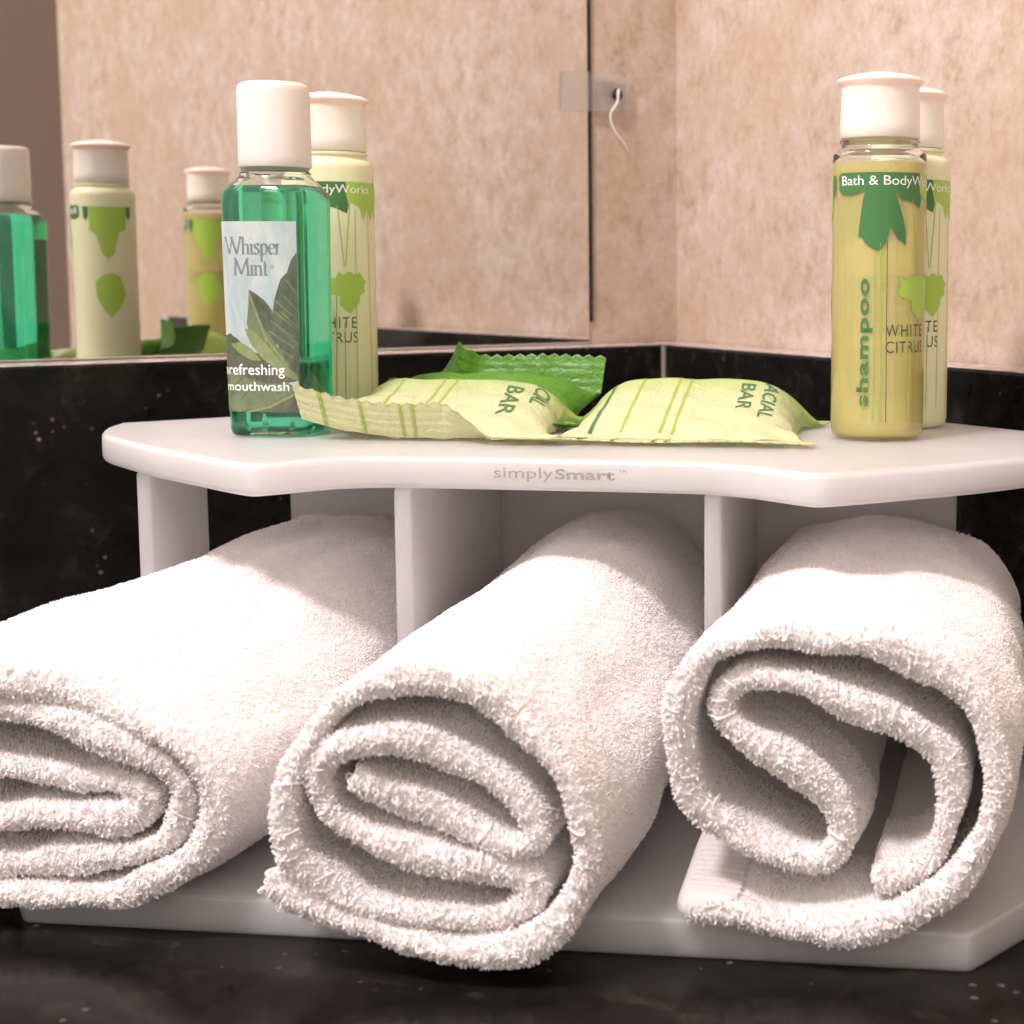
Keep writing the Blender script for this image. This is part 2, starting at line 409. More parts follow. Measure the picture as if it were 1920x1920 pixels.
# ------------------------------------------------------------------ bottles
def lathe(name, prof, mt, parent, seg=72, close=False):
    vs, fs = [], []
    K = len(prof)
    for r, z in prof:
        for j in range(seg):
            t = 2*math.pi*j/seg; vs.append((r*math.cos(t)*.001, r*math.sin(t)*.001, z*.001))
    for k in range(K if close else K-1):
        k2 = (k+1) % K
        for j in range(seg): fs.append((k*seg+j, k*seg+(j+1) % seg, k2*seg+(j+1) % seg, k2*seg+j))
    if not close:
        fs.append(tuple(range(seg))); fs.append(tuple((K-1)*seg+j for j in range(seg)))
    o = mesh_obj(name, vs, fs, mt, parent, world_space=False); recalc(o); sharp(o, 50)
    return o
RB = 12.0
def view_angle(x, y): return math.atan2(y, x)+math.pi   # direction from bottle to camera in plan
def toiletry(name, x, y, label, turn, kind):
    """slim round bottle, flip disc cap. turn = degrees of print rotation to the right of the viewer."""
    root = empty(name, W(x, y, .02), label, 'bottle', 'slim toiletry bottles on the shelf')
    va = math.atan2(-y, -x)
    outer = [(.5, .15), (9.6, .15), (10.8, .35), (11.6, 1.1), (11.95, 2.4), (RB, 4), (RB, 71.0), (11.9, 72.2), (11.5, 73.2), (10.9, 73.7), (10.2, 74.0), (9.9, 74.5), (9.9, 75.1), (10.3, 75.3), (10.3, 75.9), (9.3, 76.2), (9.3, 78.5)]
    if kind == 'clear':
        inner = [(8.5, 78.5), (8.5, 74.4), (9.4, 73.3), (10.4, 72.6), (11.1, 71.6), (11.3, 70.6), (11.3, 4), (11.0, 2.4), (10.2, 1.4), (.5, 1.2)]
        lathe('bottle', outer+inner, M['plastic'], root, close=True)
        lathe('liquid', [(.3, 1.15), (10.2, 1.35), (11.05, 2.35), (11.36, 4), (11.36, 70.0), (11.3, 70.2), (.3, 70.2)], M['yellow'], root)
        body = root
        capm = M['cap_soft']
    else:
        body = lathe('bottle', outer, M['lotion'], root); capm = M['cap_soft']
    cap = lathe('cap', [(.4, 76.35), (9.9, 76.35), (10.15, 76.6), (10.15, 80), (9.9, 88.6), (10.2, 89.6), (11.05, 90.4), (11.15, 90.8), (10.9, 91.15), (9.6, 91.75), (7, 92.4), (3.5, 92.9), (.4, 93.0)], capm, root)
    lathe('cap_disc', [(.3, 92.85), (3.4, 92.97), (3.4, 93.05), (.3, 93.2)], capm, cap)
    def wrap(off):
        def g(u, z):
            th = va + (u/RB) + math.radians(turn)
            return ((RB+off)*math.cos(th)*.001, (RB+off)*math.sin(th)*.001, z*.001)
        return g
    P = root
    # printed band with leaf
    band = poly2([(-13.2, 66.7), (-12.4, 67.5), (10.6, 67.5), (10.6, 61.8), (9.8, 59.4), (7.0, 61.2), (3.2, 63.2), (-4.6, 63.2), (-6.5, 62.4), (-9.5, 62.0), (-12, 62.4), (-13.2, 63.2)])
    label_o = lay('label_band', *band, wrap(.05), M['dkgreen'], P, 1.2)
    lb = lay('label_band', *poly2([(10.7, 67.5), (25, 67.5), (25, 63), (23.2, 61), (22.6, 57.6), (20.8, 59.8), (19.4, 56.6), (17.6, 60), (16, 56.8), (14.6, 60.5), (12.4, 61.6), (10.7, 62.4)]), wrap(.05), M['ltgreen'], P, 1.2)
    leaf1 = poly2([(-4.6, 64), (-5.5, 60), (-5.9, 57), (-6.6, 51.6), (-5.4, 51.4), (-4.9, 50.2), (-3.4, 48.9), (-1.7, 48.1), (-.6, 48.4), (.3, 49.6), (1.1, 52), (1.7, 54.8), (2.4, 53), (3.6, 51.2), (5.9, 49.4), (5.8, 53), (5.1, 56), (4.2, 58.8), (3, 62), (3, 64)])
    lay('leaf_print', *poly2([(3, 63.8), (4.4, 60.9), (7.5, 60.2), (10.7, 58.7), (11.3, 61.2), (10.6, 63.8)]), wrap(.056), M['dkgreen'], P, 1.2)
    lay('leaf_print', *leaf1, wrap(.054), M['dkgreen'], P, 1.2)
    for (u0, z0, u1, z1, w, mt) in [(-2.2, 47.8, -2.4, 5.5, .22, 'olive'), (-.7, 50, -.6, 5, .42, 'olive'), (.9, 50.6, 1.0, 5, .18, 'ink'), (-4.9, 14, -4.9, 6, .2, 'olive'), (7.4, 40, 6.6, 5.5, .3, 'olive'), (9.4, 28, 9.2, 6, .22, 'olive'), (11.6, 62, 10.0, 44, .3, 'ltgreen'), (8.0, 62, 9.6, 44, .3, 'ltgreen'), (13.2, 60, 12.8, 6, .22, 'olive'), (18, 60, 18.5, 6, .22, 'olive')]:
        lay('stem_line', *poly2([(u0-w/2, z0), (u0+w/2, z0), (u1+w/2, z1), (u1-w/2, z1)]), wrap(.05), M[mt], P, 2.5)
    fl = [(3.0, 39.6), (4.6, 39.0), (4.3, 41.6), (6.0, 39.8), (7.2, 40.2), (8.0, 42.6), (9.4, 41.2), (11.0, 42.8), (12.6, 41.4), (14.4, 42.2), (15.6, 39.6), (16.8, 38.6), (15.8, 36.6), (16.2, 34.2), (14.2, 32.8), (14.0, 29.8), (12.6, 27.6), (11.2, 25.2), (9.6, 27.0), (8.2, 28.8), (8.2, 32.6), (6.2, 33.2), (4.6, 34.4), (4.0, 36.4), (4.9, 37.8)]
    lay('flower_print', *poly2([(u, 42.6-(42.8-z)*.68) for u, z in fl]), wrap(.056), M['ltgreen'], P, 1.2)
    v, f = text_mesh('Bath & BodyWorks', spacing=.98); lay('lettering', fit(v, -11.8, 18.6, 63.6, 66.7), f, wrap(.085), M['white_print'], label_o)
    v, f = text_mesh('WHITE', spacing=1.25); lay('lettering', fit(v, .7, 12.8, 26.6, 29.7), f, wrap(.05), M['ink'], P)
    v, f = text_mesh('CITRUS', spacing=1.1); lay('lettering', fit(v, .7, 13.2, 22.5, 25.5), f, wrap(.05), M['ink'], P)
    word = {'clear': 'shampoo', 'lotion': 'lotion'}[kind] if kind != 'lotion' else 'body lotion'
    v, f = text_mesh(word, bold=.025, spacing=1.08); v = fit(v, 9, 41.2, 0, 4.1 if kind == 'clear' else 4.1)
    v = np.stack([-(v[:, 1])-4.6+2.0, v[:, 0]], 1)      # reading upwards
    lay('lettering', v, [t[::1] for t in f], wrap(.05), M['dkgreen'], P)
    # the printed panel on the back of the bottle
    BK = lambda q: [(u+14, z) for u, z in q]
    back = poly2(BK([(30, 67), (44, 67), (44, 58), (41.5, 56), (39.5, 49), (37.5, 46.5), (35, 49), (33, 57), (30, 58.5)]))
    lay('leaf_print', *back, wrap(.05), M['ltgreen'], P, 1.2)
    lay('flower_print', *poly2(BK([(31, 33), (33, 40), (36, 41.5), (39, 41), (42.5, 38), (42, 32), (39.5, 27), (37, 24), (34, 27.5), (32.5, 30)])), wrap(.05), M['ltgreen'], P, 1.2)
    for u in (42.6, 59.4): lay('leaf_print', *poly2([(u-1.2, 67), (u+1.2, 67), (u+1, 63), (u, 61.6), (u-1, 63)]), wrap(.05), M['dkgreen'], P, 1.2)
    return root
toiletry('toiletry_bottle', 33.7, 404.6, 'clear bottle of yellow shampoo standing at the right end of the shelf', 6, 'clear')
toiletry('toiletry_bottle', 43.7, 435.6, 'cream bottle half hidden behind the yellow shampoo bottle', -14, 'lotion')
toiletry('toiletry_bottle', -119.3, 452.3, 'cream bottle standing behind the green mouthwash bottle', -31, 'lotion')

# mouthwash: rounded-square bottle
def superell(a, n, k):
    out = []
    for j in range(k):
        t = 2*math.pi*j/k; c, s = math.cos(t), math.sin(t)
        out.append((math.copysign(abs(c)**(2/n), c)*a, math.copysign(abs(s)**(2/n), s)*a))
    return out
def loft(name, secs, mt, parent, close=False, k=96, pts=None):
    vs, fs = [], []
    for a, n, z in secs:
        for x, y in superell(a, n, k): vs.append((x*.001, y*.001, z*.001))
    K = len(secs)
    for i in range(K if close else K-1):
        i2 = (i+1) % K
        for j in range(k): fs.append((i*k+j, i*k+(j+1) % k, i2*k+(j+1) % k, i2*k+j))
    if not close: fs.append(tuple(range(k))); fs.append(tuple((K-1)*k+j for j in range(k)))
    o = mesh_obj(name, vs, fs, mt, parent, world_space=False); recalc(o); sharp(o, 50); return o
MX, MY = -122.9, 411.7
ANG = math.atan2(-MY, -MX)          # towards the camera
TURN = math.radians(-21)
mw = empty('mouthwash_bottle', W(MX, MY, .02), 'bottle of bright green mouthwash with a white cap and leafy label', 'bottle', rz=ANG+TURN)
# local +x is the label face's normal
NS = 4.2
A_ = lambda z: 11.55+.55*z/60 if z < 60 else 12.1
outer = [(.4, NS, .9), (9.2, NS, .25), (10.6, NS, .2), (11.3, NS, .8), (A_(2.5), NS, 2.4)]+[(A_(z), NS, z) for z in (5, 15, 25, 35, 45, 55, 60)]+[(12.05, NS, 61.5), (11.75, NS-.3, 62.8), (11.1, 3.4, 64.1), (10.3, 2.9, 65.3), (9.5, 2.3, 66.3), (9.15, 2, 67.0), (9.0, 2, 68), (8.6, 2, 68.2), (8.6, 2, 72)]
inner = [(7.8, 2, 72), (7.8, 2, 67.2), (8.6, 2.1, 65.9), (9.4, 2.7, 64.9), (10.3, 3.2, 63.7), (11.0, 3.8, 62.5), (11.35, NS, 61.2)]+[(A_(z)-.7, NS, z) for z in (60, 45, 30, 15, 5)]+[(10.8, NS, 2.6), (9.6, NS, 1.6), (.4, NS, 2.0)]
loft('bottle', outer+inner, M['plastic'], mw, close=True)
loft('liquid', [(.3, NS, 1.95), (9.6, NS, 1.55), (10.85, NS, 2.55)]+[(A_(z)-.64, NS, z) for z in (5, 15, 30, 45, 60)]+[(11.4, NS, 61.2), (11.05, 3.8, 62.5), (10.4, 3.2, 63.7), (9.9, 2.9, 64.2), (.3, 2.9, 64.2)], M['mint'], mw)
cap = lathe('cap', [(.4, 69.2), (9.0, 69.2), (9.2, 69.5), (9.2, 72), (9.15, 88.2), (9.0, 89.6), (8.5, 90.4), (7.6, 90.85), (.4, 91.0)], M['cap'], mw)
# label: wraps the face and the corner on the viewer's left
dense = superell(1.0, NS, 1600)
# arc-length along the section from the +x axis, positive towards -y (viewer's right when looking at +x face from outside -> check)
arc = [0.0]
for i in range(1600):
    a, b = dense[i], dense[(i+1) % 1600]; arc.append(arc[-1]+math.hypot(b[0]-a[0], b[1]-a[1]))
PER = arc[-1]; arc_np = np.array(arc); dx = np.array([p[0] for p in dense]+[dense[0][0]]); dy = np.array([p[1] for p in dense]+[dense[0][1]])
def mwrap(off):
    def g(u, z):
        a = A_(z); s = (u/12.0) % PER
        x = np.interp(s, arc_np, dx); y = np.interp(s, arc_np, dy)
        L = math.hypot(x, y); k = a+off*1.0
        return (x*k*.001, y*k*.001, z*.001)
    return g
def label_mat():
    m = mat('leafy_label_paper', rough=.4)
    n = noise_tex(m, coords(m, (1, 1, .35)), 120, 4, .6, 1.0)
    c = ramp(m, n, [(.35, (.32, .43, .43)), (.55, (.46, .52, .52)), (.7, (.53, .54, .55))])
    lk(m, c, bsdf(m).inputs['Base Color']); return m
M['label'] = label_mat()
def leaf_mat(name, c1, c2):
    m = mat(name, rough=.45); n = noise_tex(m, coords(m, (1, 1, .5)), 260, 5, .7, 1.5)
    lk(m, ramp(m, n, [(.35, c1), (.65, c2)]), bsdf(m).inputs['Base Color']); return m
M['leaf_a'] = leaf_mat('mint_leaf_mid', (.10, .145, .075), (.165, .21, .11))
M['leaf_b'] = leaf_mat('mint_leaf_dark', (.05, .075, .045), (.095, .125, .08))
M['leaf_c'] = leaf_mat('mint_leaf_light', (.16, .21, .09), (.24, .29, .13))
M['leaf_d'] = leaf_mat('mint_leaf_shade', (.07, .08, .055), (.12, .135, .09))
LX0, LX1, LZ0, LZ1 = -17.5, 9.2, 6.6, 55.2
lab = lay('label', *poly2([(LX0, LZ0), (LX1, LZ0), (LX1, LZ1), (LX0, LZ1)]), mwrap(.09), M['label'], mw, 1.0)
# pattern of mint leaves: px helper maps the label's face (fx 0..1 across, fz 0..1 up)
def L2(fx, fz): return (-11.6+fx*(LX1+11.6), LZ0+fz*(LZ1-LZ0))
def leaf(pts, mt, off): lay('leaf_print', *poly2([L2(*p) for p in pts]), mwrap(off), M[mt], lab, 1.3)
leaf([(-.25, .0), (1, .0), (1, .22), (.6, .30), (.3, .33), (0, .40), (-.25, .42)], 'leaf_d', .13)
leaf([(1, .84), (.93, .80), (.88, .735), (.80, .70), (.76, .65), (.72, .60), (.70, .55), (.68, .47), (.75, .35), (.85, .25), (1, .2)], 'leaf_b', .15)
leaf([(.40, .645), (.50, .62), (.60, .585), (.68, .54), (.72, .46), (.74, .36), (.66, .33), (.52, .36), (.42, .42), (.38, .50)], 'leaf_b', .17)
leaf([(.40, .645), (.385, .55), (.36, .47), (.40, .40), (.52, .33), (.70, .24), (.90, .24), (.72, .36), (.58, .44), (.47, .54)], 'leaf_a', .19)
leaf([(.33, .44), (.42, .44), (.55, .38), (.75, .28), (.96, .20), (.99, .16), (.8, .20), (.55, .28), (.40, .36)], 'leaf_c', .21)
leaf([(-.2, .33), (0, .40), (.12, .415), (.25, .38), (.35, .31), (.18, .30), (0, .31)], 'leaf_b', .155)
leaf([(.12, .36), (.27, .37), (.42, .33), (.53, .27), (.40, .275), (.25, .31)], 'leaf_c', .175)
leaf([(-.25, .06), (.2, .0), (.55, .03), (.98, .115), (.98, .16), (.6, .15), (.2, .20), (-.2, .22)], 'leaf_a', .165)
leaf([(.30, .0), (.60, .035), (1, .115), (1, .10), (.62, .02), (.38, .0)], 'leaf_c', .20)
for k in range(5):      # leaf veins
    z = .27+k*.055
    leaf([(.60+.05*k*.5, z+.10), (.63+.05*k*.5, z+.105), (.94, z+.02), (.94, z+.012)], 'leaf_a', .215)
for k in range(4): leaf([(.76+.03*k, .44+.085*k), (.775+.03*k, .447+.085*k), (.99, .36+.09*k), (.99, .353+.09*k)], 'leaf_a', .18)
for k in range(3): leaf([(-.15+.2*k, .07), (-.13+.2*k, .07), (.06+.22*k, .185), (.04+.22*k, .185)], 'leaf_b', .185)
leaf([(.86, .155), (.98, .165), (.99, .145), (.92, .14)], 'label', .2)
leaf([(.40, .645), (.41, .635), (.60, .40), (.86, .25), (.84, .245), (.58, .39), (.405, .60)], 'leaf_c', .225)
# pen-written title
SER = .16
def serif(x, y, w=.34): return [(x-w/2, y), (x+w/2, y)]
G = {
 'W': ([[(.0, 1), (.35, 0)], [(.35, 0), (.62, .9)], [(.55, 1), (.95, 0)], [(.95, 0), (1.28, 1)], serif(0, 1), serif(1.28, 1), serif(.6, 1, .3)], 1.36),
 'h': ([[(.08, 1.02), (.08, 0)], [(.08, .42), (.25, .58), (.42, .52), (.44, .3), (.44, 0)], serif(.08, 0, .26), serif(.44, 0, .26), [(-.05, 1.0), (.08, 1.02)]], .6),
 'i': ([[(.1, .6), (.1, 0)], serif(.1, 0, .26), [(-.02, .57), (.1, .6)], [(.06, .85), (.14, .87)]], .26),
 's': ([[(.36, .5), (.26, .61), (.1, .56), (.1, .42), (.24, .32), (.36, .2), (.32, .04), (.16, -.02), (.05, .1)]], .46),
 'p': ([[(.1, .6), (.1, -.42)], [(.1, .42), (.24, .6), (.44, .52), (.5, .28), (.4, .05), (.24, -.01), (.1, .1)], serif(.1, -.42, .28), [(-.03, .57), (.1, .6)]], .6),
 'e': ([[(.06, .32), (.44, .36), (.42, .52), (.27, .6), (.1, .5), (.05, .28), (.14, .06), (.3, -.01), (.45, .1)]], .52),
 'r': ([[(.1, .6), (.1, 0)], [(.1, .4), (.2, .55), (.34, .58)], serif(.1, 0, .28), [(-.03, .57), (.1, .6)]], .42),
 'M': ([[(.12, 1), (.06, 0)], [(.12, 1), (.52, .05)], [(.52, .05), (.92, 1)], [(.92, 1), (1.0, 0)], serif(.06, 0, .24), serif(1.0, 0, .3), serif(.06, 1, .2), serif(.98, 1, .2)], 1.15),
 'n': ([[(.1, .6), (.1, 0)], [(.1, .42), (.26, .58), (.42, .52), (.45, .3), (.45, 0)], serif(.1, 0, .26), serif(.45, 0, .26), [(-.03, .57), (.1, .6)]], .6),
 't': ([[(.14, .82), (.14, .15), (.2, .0), (.34, .04)], [(.0, .58), (.32, .58)]], .4),
}
def write(word, x, y, h, wide=1.0):
    st = []; cxp = x
    for ch in word:
        g, w = G[ch]
        for s_ in g: st.append([(cxp+px*h*wide, y+py*h) for px, py in s_])
        cxp += w*h*wide
    return st, cxp
def lay_pen(word, x0, x1, y, h):
    _, e = write(word, 0, 0, h); st, _ = write(word, x0, y, h, (x1-x0)/e)
    # each stroke lies a hair above the one before it
    vs, fs, offs = [], [], []
    for k, s_ in enumerate(st):
        v, f = strokes_mesh([s_], .62, .17, 20); o0 = len(vs)
        vs += v; fs += [tuple(i+o0 for i in q) for q in f]; offs += [.11+.002*k]*len(v)
    mesh_obj('lettering', [mwrap(o)(*p) for p, o in zip(vs, offs)], fs, M['slate'], lab, world_space=False)
x0, z0 = L2(.10, .83); x1, _ = L2(.82, .8); lay_pen('Whisper', x0, x1, z0, 4.3)
x0, z0 = L2(.22, .72); x1, _ = L2(.66, .8); lay_pen('Mint', x0, x1, z0, 4.2)
xa, za = L2(.70, .765); ring = [(xa+.42*math.cos(t), za+.42*math.sin(t)) for t in np.linspace(0, 2*math.pi, 13)]
v, f = strokes_mesh([ring], .2, .16, 20); lay('lettering', v, f, mwrap(.11), M['slate'], lab)
def tx(body, fx0, fx1, fz0, fz1, bold=.01):
    v, f = text_mesh(body, bold=bold); a = L2(fx0, fz0); b = L2(fx1, fz1); lay('lettering', fit(v, a[0], b[0], a[1], b[1]), f, mwrap(.27), M['white_print'], lab)
tx('»refreshing', -.02, .82, .178, .255); tx('mouthwash', .03, .87, .112, .160)

# ------------------------------------------------------------------ soap sachets
def sachet_mat(name, pale, lime, v0, v1):
    m = mat(name, rough=.33, Specular_IOR_Level=.6)
    tc = nd(m, 'ShaderNodeTexCoord'); sp = nd(m, 'ShaderNodeSeparateXYZ'); lk(m, tc.outputs['Object'], sp.inputs[0])
    n = noise_tex(m, tc.outputs['Object'], 40, 3, .5)
    ad = nd(m, 'ShaderNodeMath', operation='MULTIPLY_ADD'); ad.inputs[1].default_value = .012; lk(m, n, ad.inputs[0]); lk(m, sp.outputs['Y'], ad.inputs[2])
    mr = nd(m, 'ShaderNodeMapRange'); mr.inputs['From Min'].default_value = v0*.001+.006; mr.inputs['From Max'].default_value = v1*.001+.006; lk(m, ad.outputs[0], mr.inputs['Value'])
    bump(m, noise_tex(m, coords(m, (1, .6, 1)), 150, 4, .6, 2.5), .55, .0012); cc = mixc(m, mr.outputs[0], pale, lime); lk(m, cc, bsdf(m).inputs['Base Color'])
    tr = nd(m, 'ShaderNodeBsdfTranslucent'); lk(m, cc, tr.inputs['Color']); mx = nd(m, 'ShaderNodeMixShader'); mx.inputs[0].default_value = .3
    lk(m, bsdf(m).outputs[0], mx.inputs[1]); lk(m, tr.outputs[0], mx.inputs[2]); lk(m, mx.outputs[0], m.node_tree.nodes['Material Output'].inputs['Surface']); return m
M['sachet'] = sachet_mat('pale_sachet_film', (.72, .74, .45), (.40, .60, .11), -1, 24)
M['sachet_green'] = sachet_mat('green_sachet_film', (.14, .36, .025), (.09, .28, .015), -20, 20)
def sachet(label, a, s, rz, mt, wid=33, dep=23, hgt=13.5, fl=9, front_up=0., back_up=0., curl=0., seed=0, lines=True, words=None, PIN=.17, seam=0., pk=0.):
    root = empty('soap_sachet', H(a, s, .1), label, 'sachet', 'wrapped soaps on the shelf', rz=HRZ+rz)
    NU, NV = 61, 61
    rnd = random.Random(seed); ph = [rnd.uniform(0, 6) for _ in range(6)]
    def surf(u, v, top):
        # u -1..1 across, v -1..1 front to back over the pillow body
        au, av = abs(u), abs(v)
        hh = (max(0, 1-au**5)**.7)*(((v+1)/1.6)**.85 if v < .6 else max(0, 1-((v-.6)/.4)**2.2)**.6)
        pinch = 1-PIN*(1-av**4)
        x = u*wid*(pinch); y = v*dep
        wr = .5*math.sin(u*17+ph[4]+2*v)*av**5 + .45*math.sin(v*15+ph[5])*au**6 + .3*math.sin(11*u+8*v+ph[3])*math.sin(5*v-3*u+ph[2])*.8 + .35*math.sin(9*u+ph[0]+3*v)*(1-hh)*math.sin(7*v+ph[1]) + .25*math.sin(14*u*v+ph[2])*(1-hh)
        sz = seam*(av**2 if v > 0 else 0); z = (hgt-sz*.6)*hh*.94+.75+sz+wr*.9 if top else (.75+sz)*(1-hh)
        return x, y, max(z, .02)
    vs, fs = [], []
    idx = {}
    for top in (1, 0):
        for i in range(NU):
            for j in range(NV):
                u = -1+2*i/(NU-1); v = -1+2*j/(NV-1)
                rim = i in (0, NU-1) or j in (0, NV-1)
                if not top and rim: idx[(0, i, j)] = idx[(1, i, j)]; continue
                idx[(top, i, j)] = len(vs); x, y, z = surf(u, v, top)
                if curl: z += curl*max(0, -u-.1)**2*(1 if y < 0 else .5)
                vs.append((x*.001, y*.001, z*.001))
    for top in (1, 0):
        for i in range(NU-1):
            for j in range(NV-1):
                q = [idx[(top, i, j)], idx[(top, i+1, j)], idx[(top, i+1, j+1)], idx[(top, i, j+1)]]
                fs.append(q if top else q[::-1])
    body = mesh_obj('wrapper', vs, fs, M[mt], root, world_space=False)
    # crimped end flaps: ridged strips with a pinked (zigzag) edge
    def flap(sign, up, name='crimped_end'):
        n = 161; rows = 13; V, Fc = [], []
        def pt(i, r, off=0.):
            u = -1+2*i/(n-1); t = r/(rows-1)
            zig = .55*abs(((i*.5) % 4)-2)/2 if r == rows-1 else 0
            d = fl*t*(1+(pk*math.exp(-((u+.30)/.13)**2) if sign > 0 else 0))-(zig*1.6 if r == rows-1 else 0)
            ang = up(u) if callable(up) else up
            x = u*wid*(1+.03*t*1)
            rid = .32*math.sin(t*math.pi*2*4.5)*(1 if t > .1 else t*10)
            bend = ang*min(1, t*2.2+.35)
            y0 = sign*dep; z0 = .75+(seam if sign > 0 else 0)+(curl*max(0, -u-.1)**2*(1 if sign < 0 else .5) if curl else 0)
            y = y0+sign*(d*math.cos(ang)-rid*math.sin(ang)*.7); z = z0+d*math.sin(ang)+rid*math.cos(ang)*.6+.25*math.sin(5*u+ph[3])*t
            return (x*.001, (y+off*math.sin(ang)*-sign)*.001, max(z+off*math.cos(ang), .03)*.001)
        for side in (0, 1):
            for r in range(rows):
                for i in range(n): V.append(pt(i, r, .16*side))
        B = rows*n
        for r in range(rows-1):
            for i in range(n-1):
                k = r*n+i; Fc.append((k, k+1, k+n+1, k+n)); Fc.append((B+k, B+k+n, B+k+n+1, B+k+1))
        o = mesh_obj(name, V, Fc, M[mt], root, world_space=False); recalc(o); return o, pt
    ff, fpt = flap(-1, front_up); bf, bpt = flap(1, back_up)
    def onbody(off):
        def g(x, y):
            v = max(-1, min(1, y/dep)); av = abs(v); pinch = 1-PIN*(1-av**4); u = max(-1, min(1, x/(wid*pinch)))
            X, Y, Z = surf(u, v, 1)
            if curl: Z += curl*max(0, -u-.1)**2*(1 if Y < 0 else .5)
            return (X*.001, Y*.001, (Z+off)*.001)
        return g
    if lines:
        for (x0, x1, w, mtl, y0, y1) in lines:
            V, Fc = [], []; n = 50
            for k in range(n+1):
                y = y0+(y1-y0)*k/n; x = x0+(x1-x0)*k/n
                for dxx in (-w/2, w/2): V.append(onbody(.12)(x+dxx, y))
            for k in range(n): Fc.append((2*k, 2*k+1, 2*k+3, 2*k+2))
            mesh_obj('printed_line', V, Fc, M[mtl], body, world_space=False)
            # and on over the front flap
            V, Fc = [], []
            i0 = (x0/wid+1)/2*160; FO = -.2 if curl else .36
            for r in range(13):
                for di in (-w/2, w/2):
                    i = min(max(i0+di/wid*80, 0), 160); V.append(fpt(i, min(r, 11.6), FO))
            for k in range(12): Fc.append((2*k, 2*k+1, 2*k+3, 2*k+2))
            mesh_obj('printed_line', V, Fc, M[mtl], ff, world_space=False)
    for (wd, x, y0, y1, hh_) in words or []:
        v, f = text_mesh(wd, bold=.012); v = fit(v, 0, abs(y1-y0), 0, hh_)
        v = np.stack([x+v[:, 1], y1-v[:, 0]], 1)       # runs from back to front, letter tops to the right
        lay('lettering', v, f, onbody(.16), M['dkgreen'], body, 1.0)
    return root
LN = [(-27.5, -26.5, .55, 'olive', -22, 22), (-14, -12.5, .42, 'olive', -22, 22), (3, 5.5, .42, 'olive', -22, 22), (6.5, 8.5, .42, 'olive', -22, 22)]
sachet('pale yellow soap sachet with its crimped end folded up, beside the mouthwash', -38.6, 70, .05, 'sachet', 33.5, 20.5, 13.2, 10,
       front_up=lambda u: 1.18 if u < .1 else max(.12, 1.18-1.3*(u-.1)*2.2), back_up=.1, curl=5.5, seed=2, lines=[(-27, -26, 1.0, 'olive', -20, 20), (-17, -15.6, .75, 'olive', -20, 20), (-7, -4, .75, 'olive', -20, 20), (-4, -.5, .75, 'olive', -20, 20)],
       words=[('BAR', 13.5, -9, 9, 4.4), ('FACIAL', 20.5, 1, 18, 4.0)])
sachet('pale yellow soap sachet lying flat, next to the yellow shampoo', 24.5, 74, .0, 'sachet', 34.5, 22.5, 13.8, 8, front_up=.05, back_up=.0, curl=0, seed=5,
       lines=[(-22.5, -22.2, 1.0, 'dkgreen', -20, 20), (-14.5, -13.8, .75, 'olive', -20, 20), (-4.5, -4.0, .75, 'olive', -20, 20), (-1.4, -.8, .75, 'olive', -20, 20)],
       words=[('BAR', 13, -6, 11, 3.8), ('FACIAL', 19.0, -10, 17, 3.8)])
sachet('bright green soap sachet lying behind the pale ones with its crimped end standing up', -39, 95, -.02, 'sachet_green', 33, 12, 12.5, 11.5, front_up=.15,
       back_up=lambda u: .25+1.05/(1+math.exp(-(u+.42)/.07))+.35*math.exp(-((u+.22)/.10)**2), curl=0, seed=9, lines=None, seam=7, pk=.32)

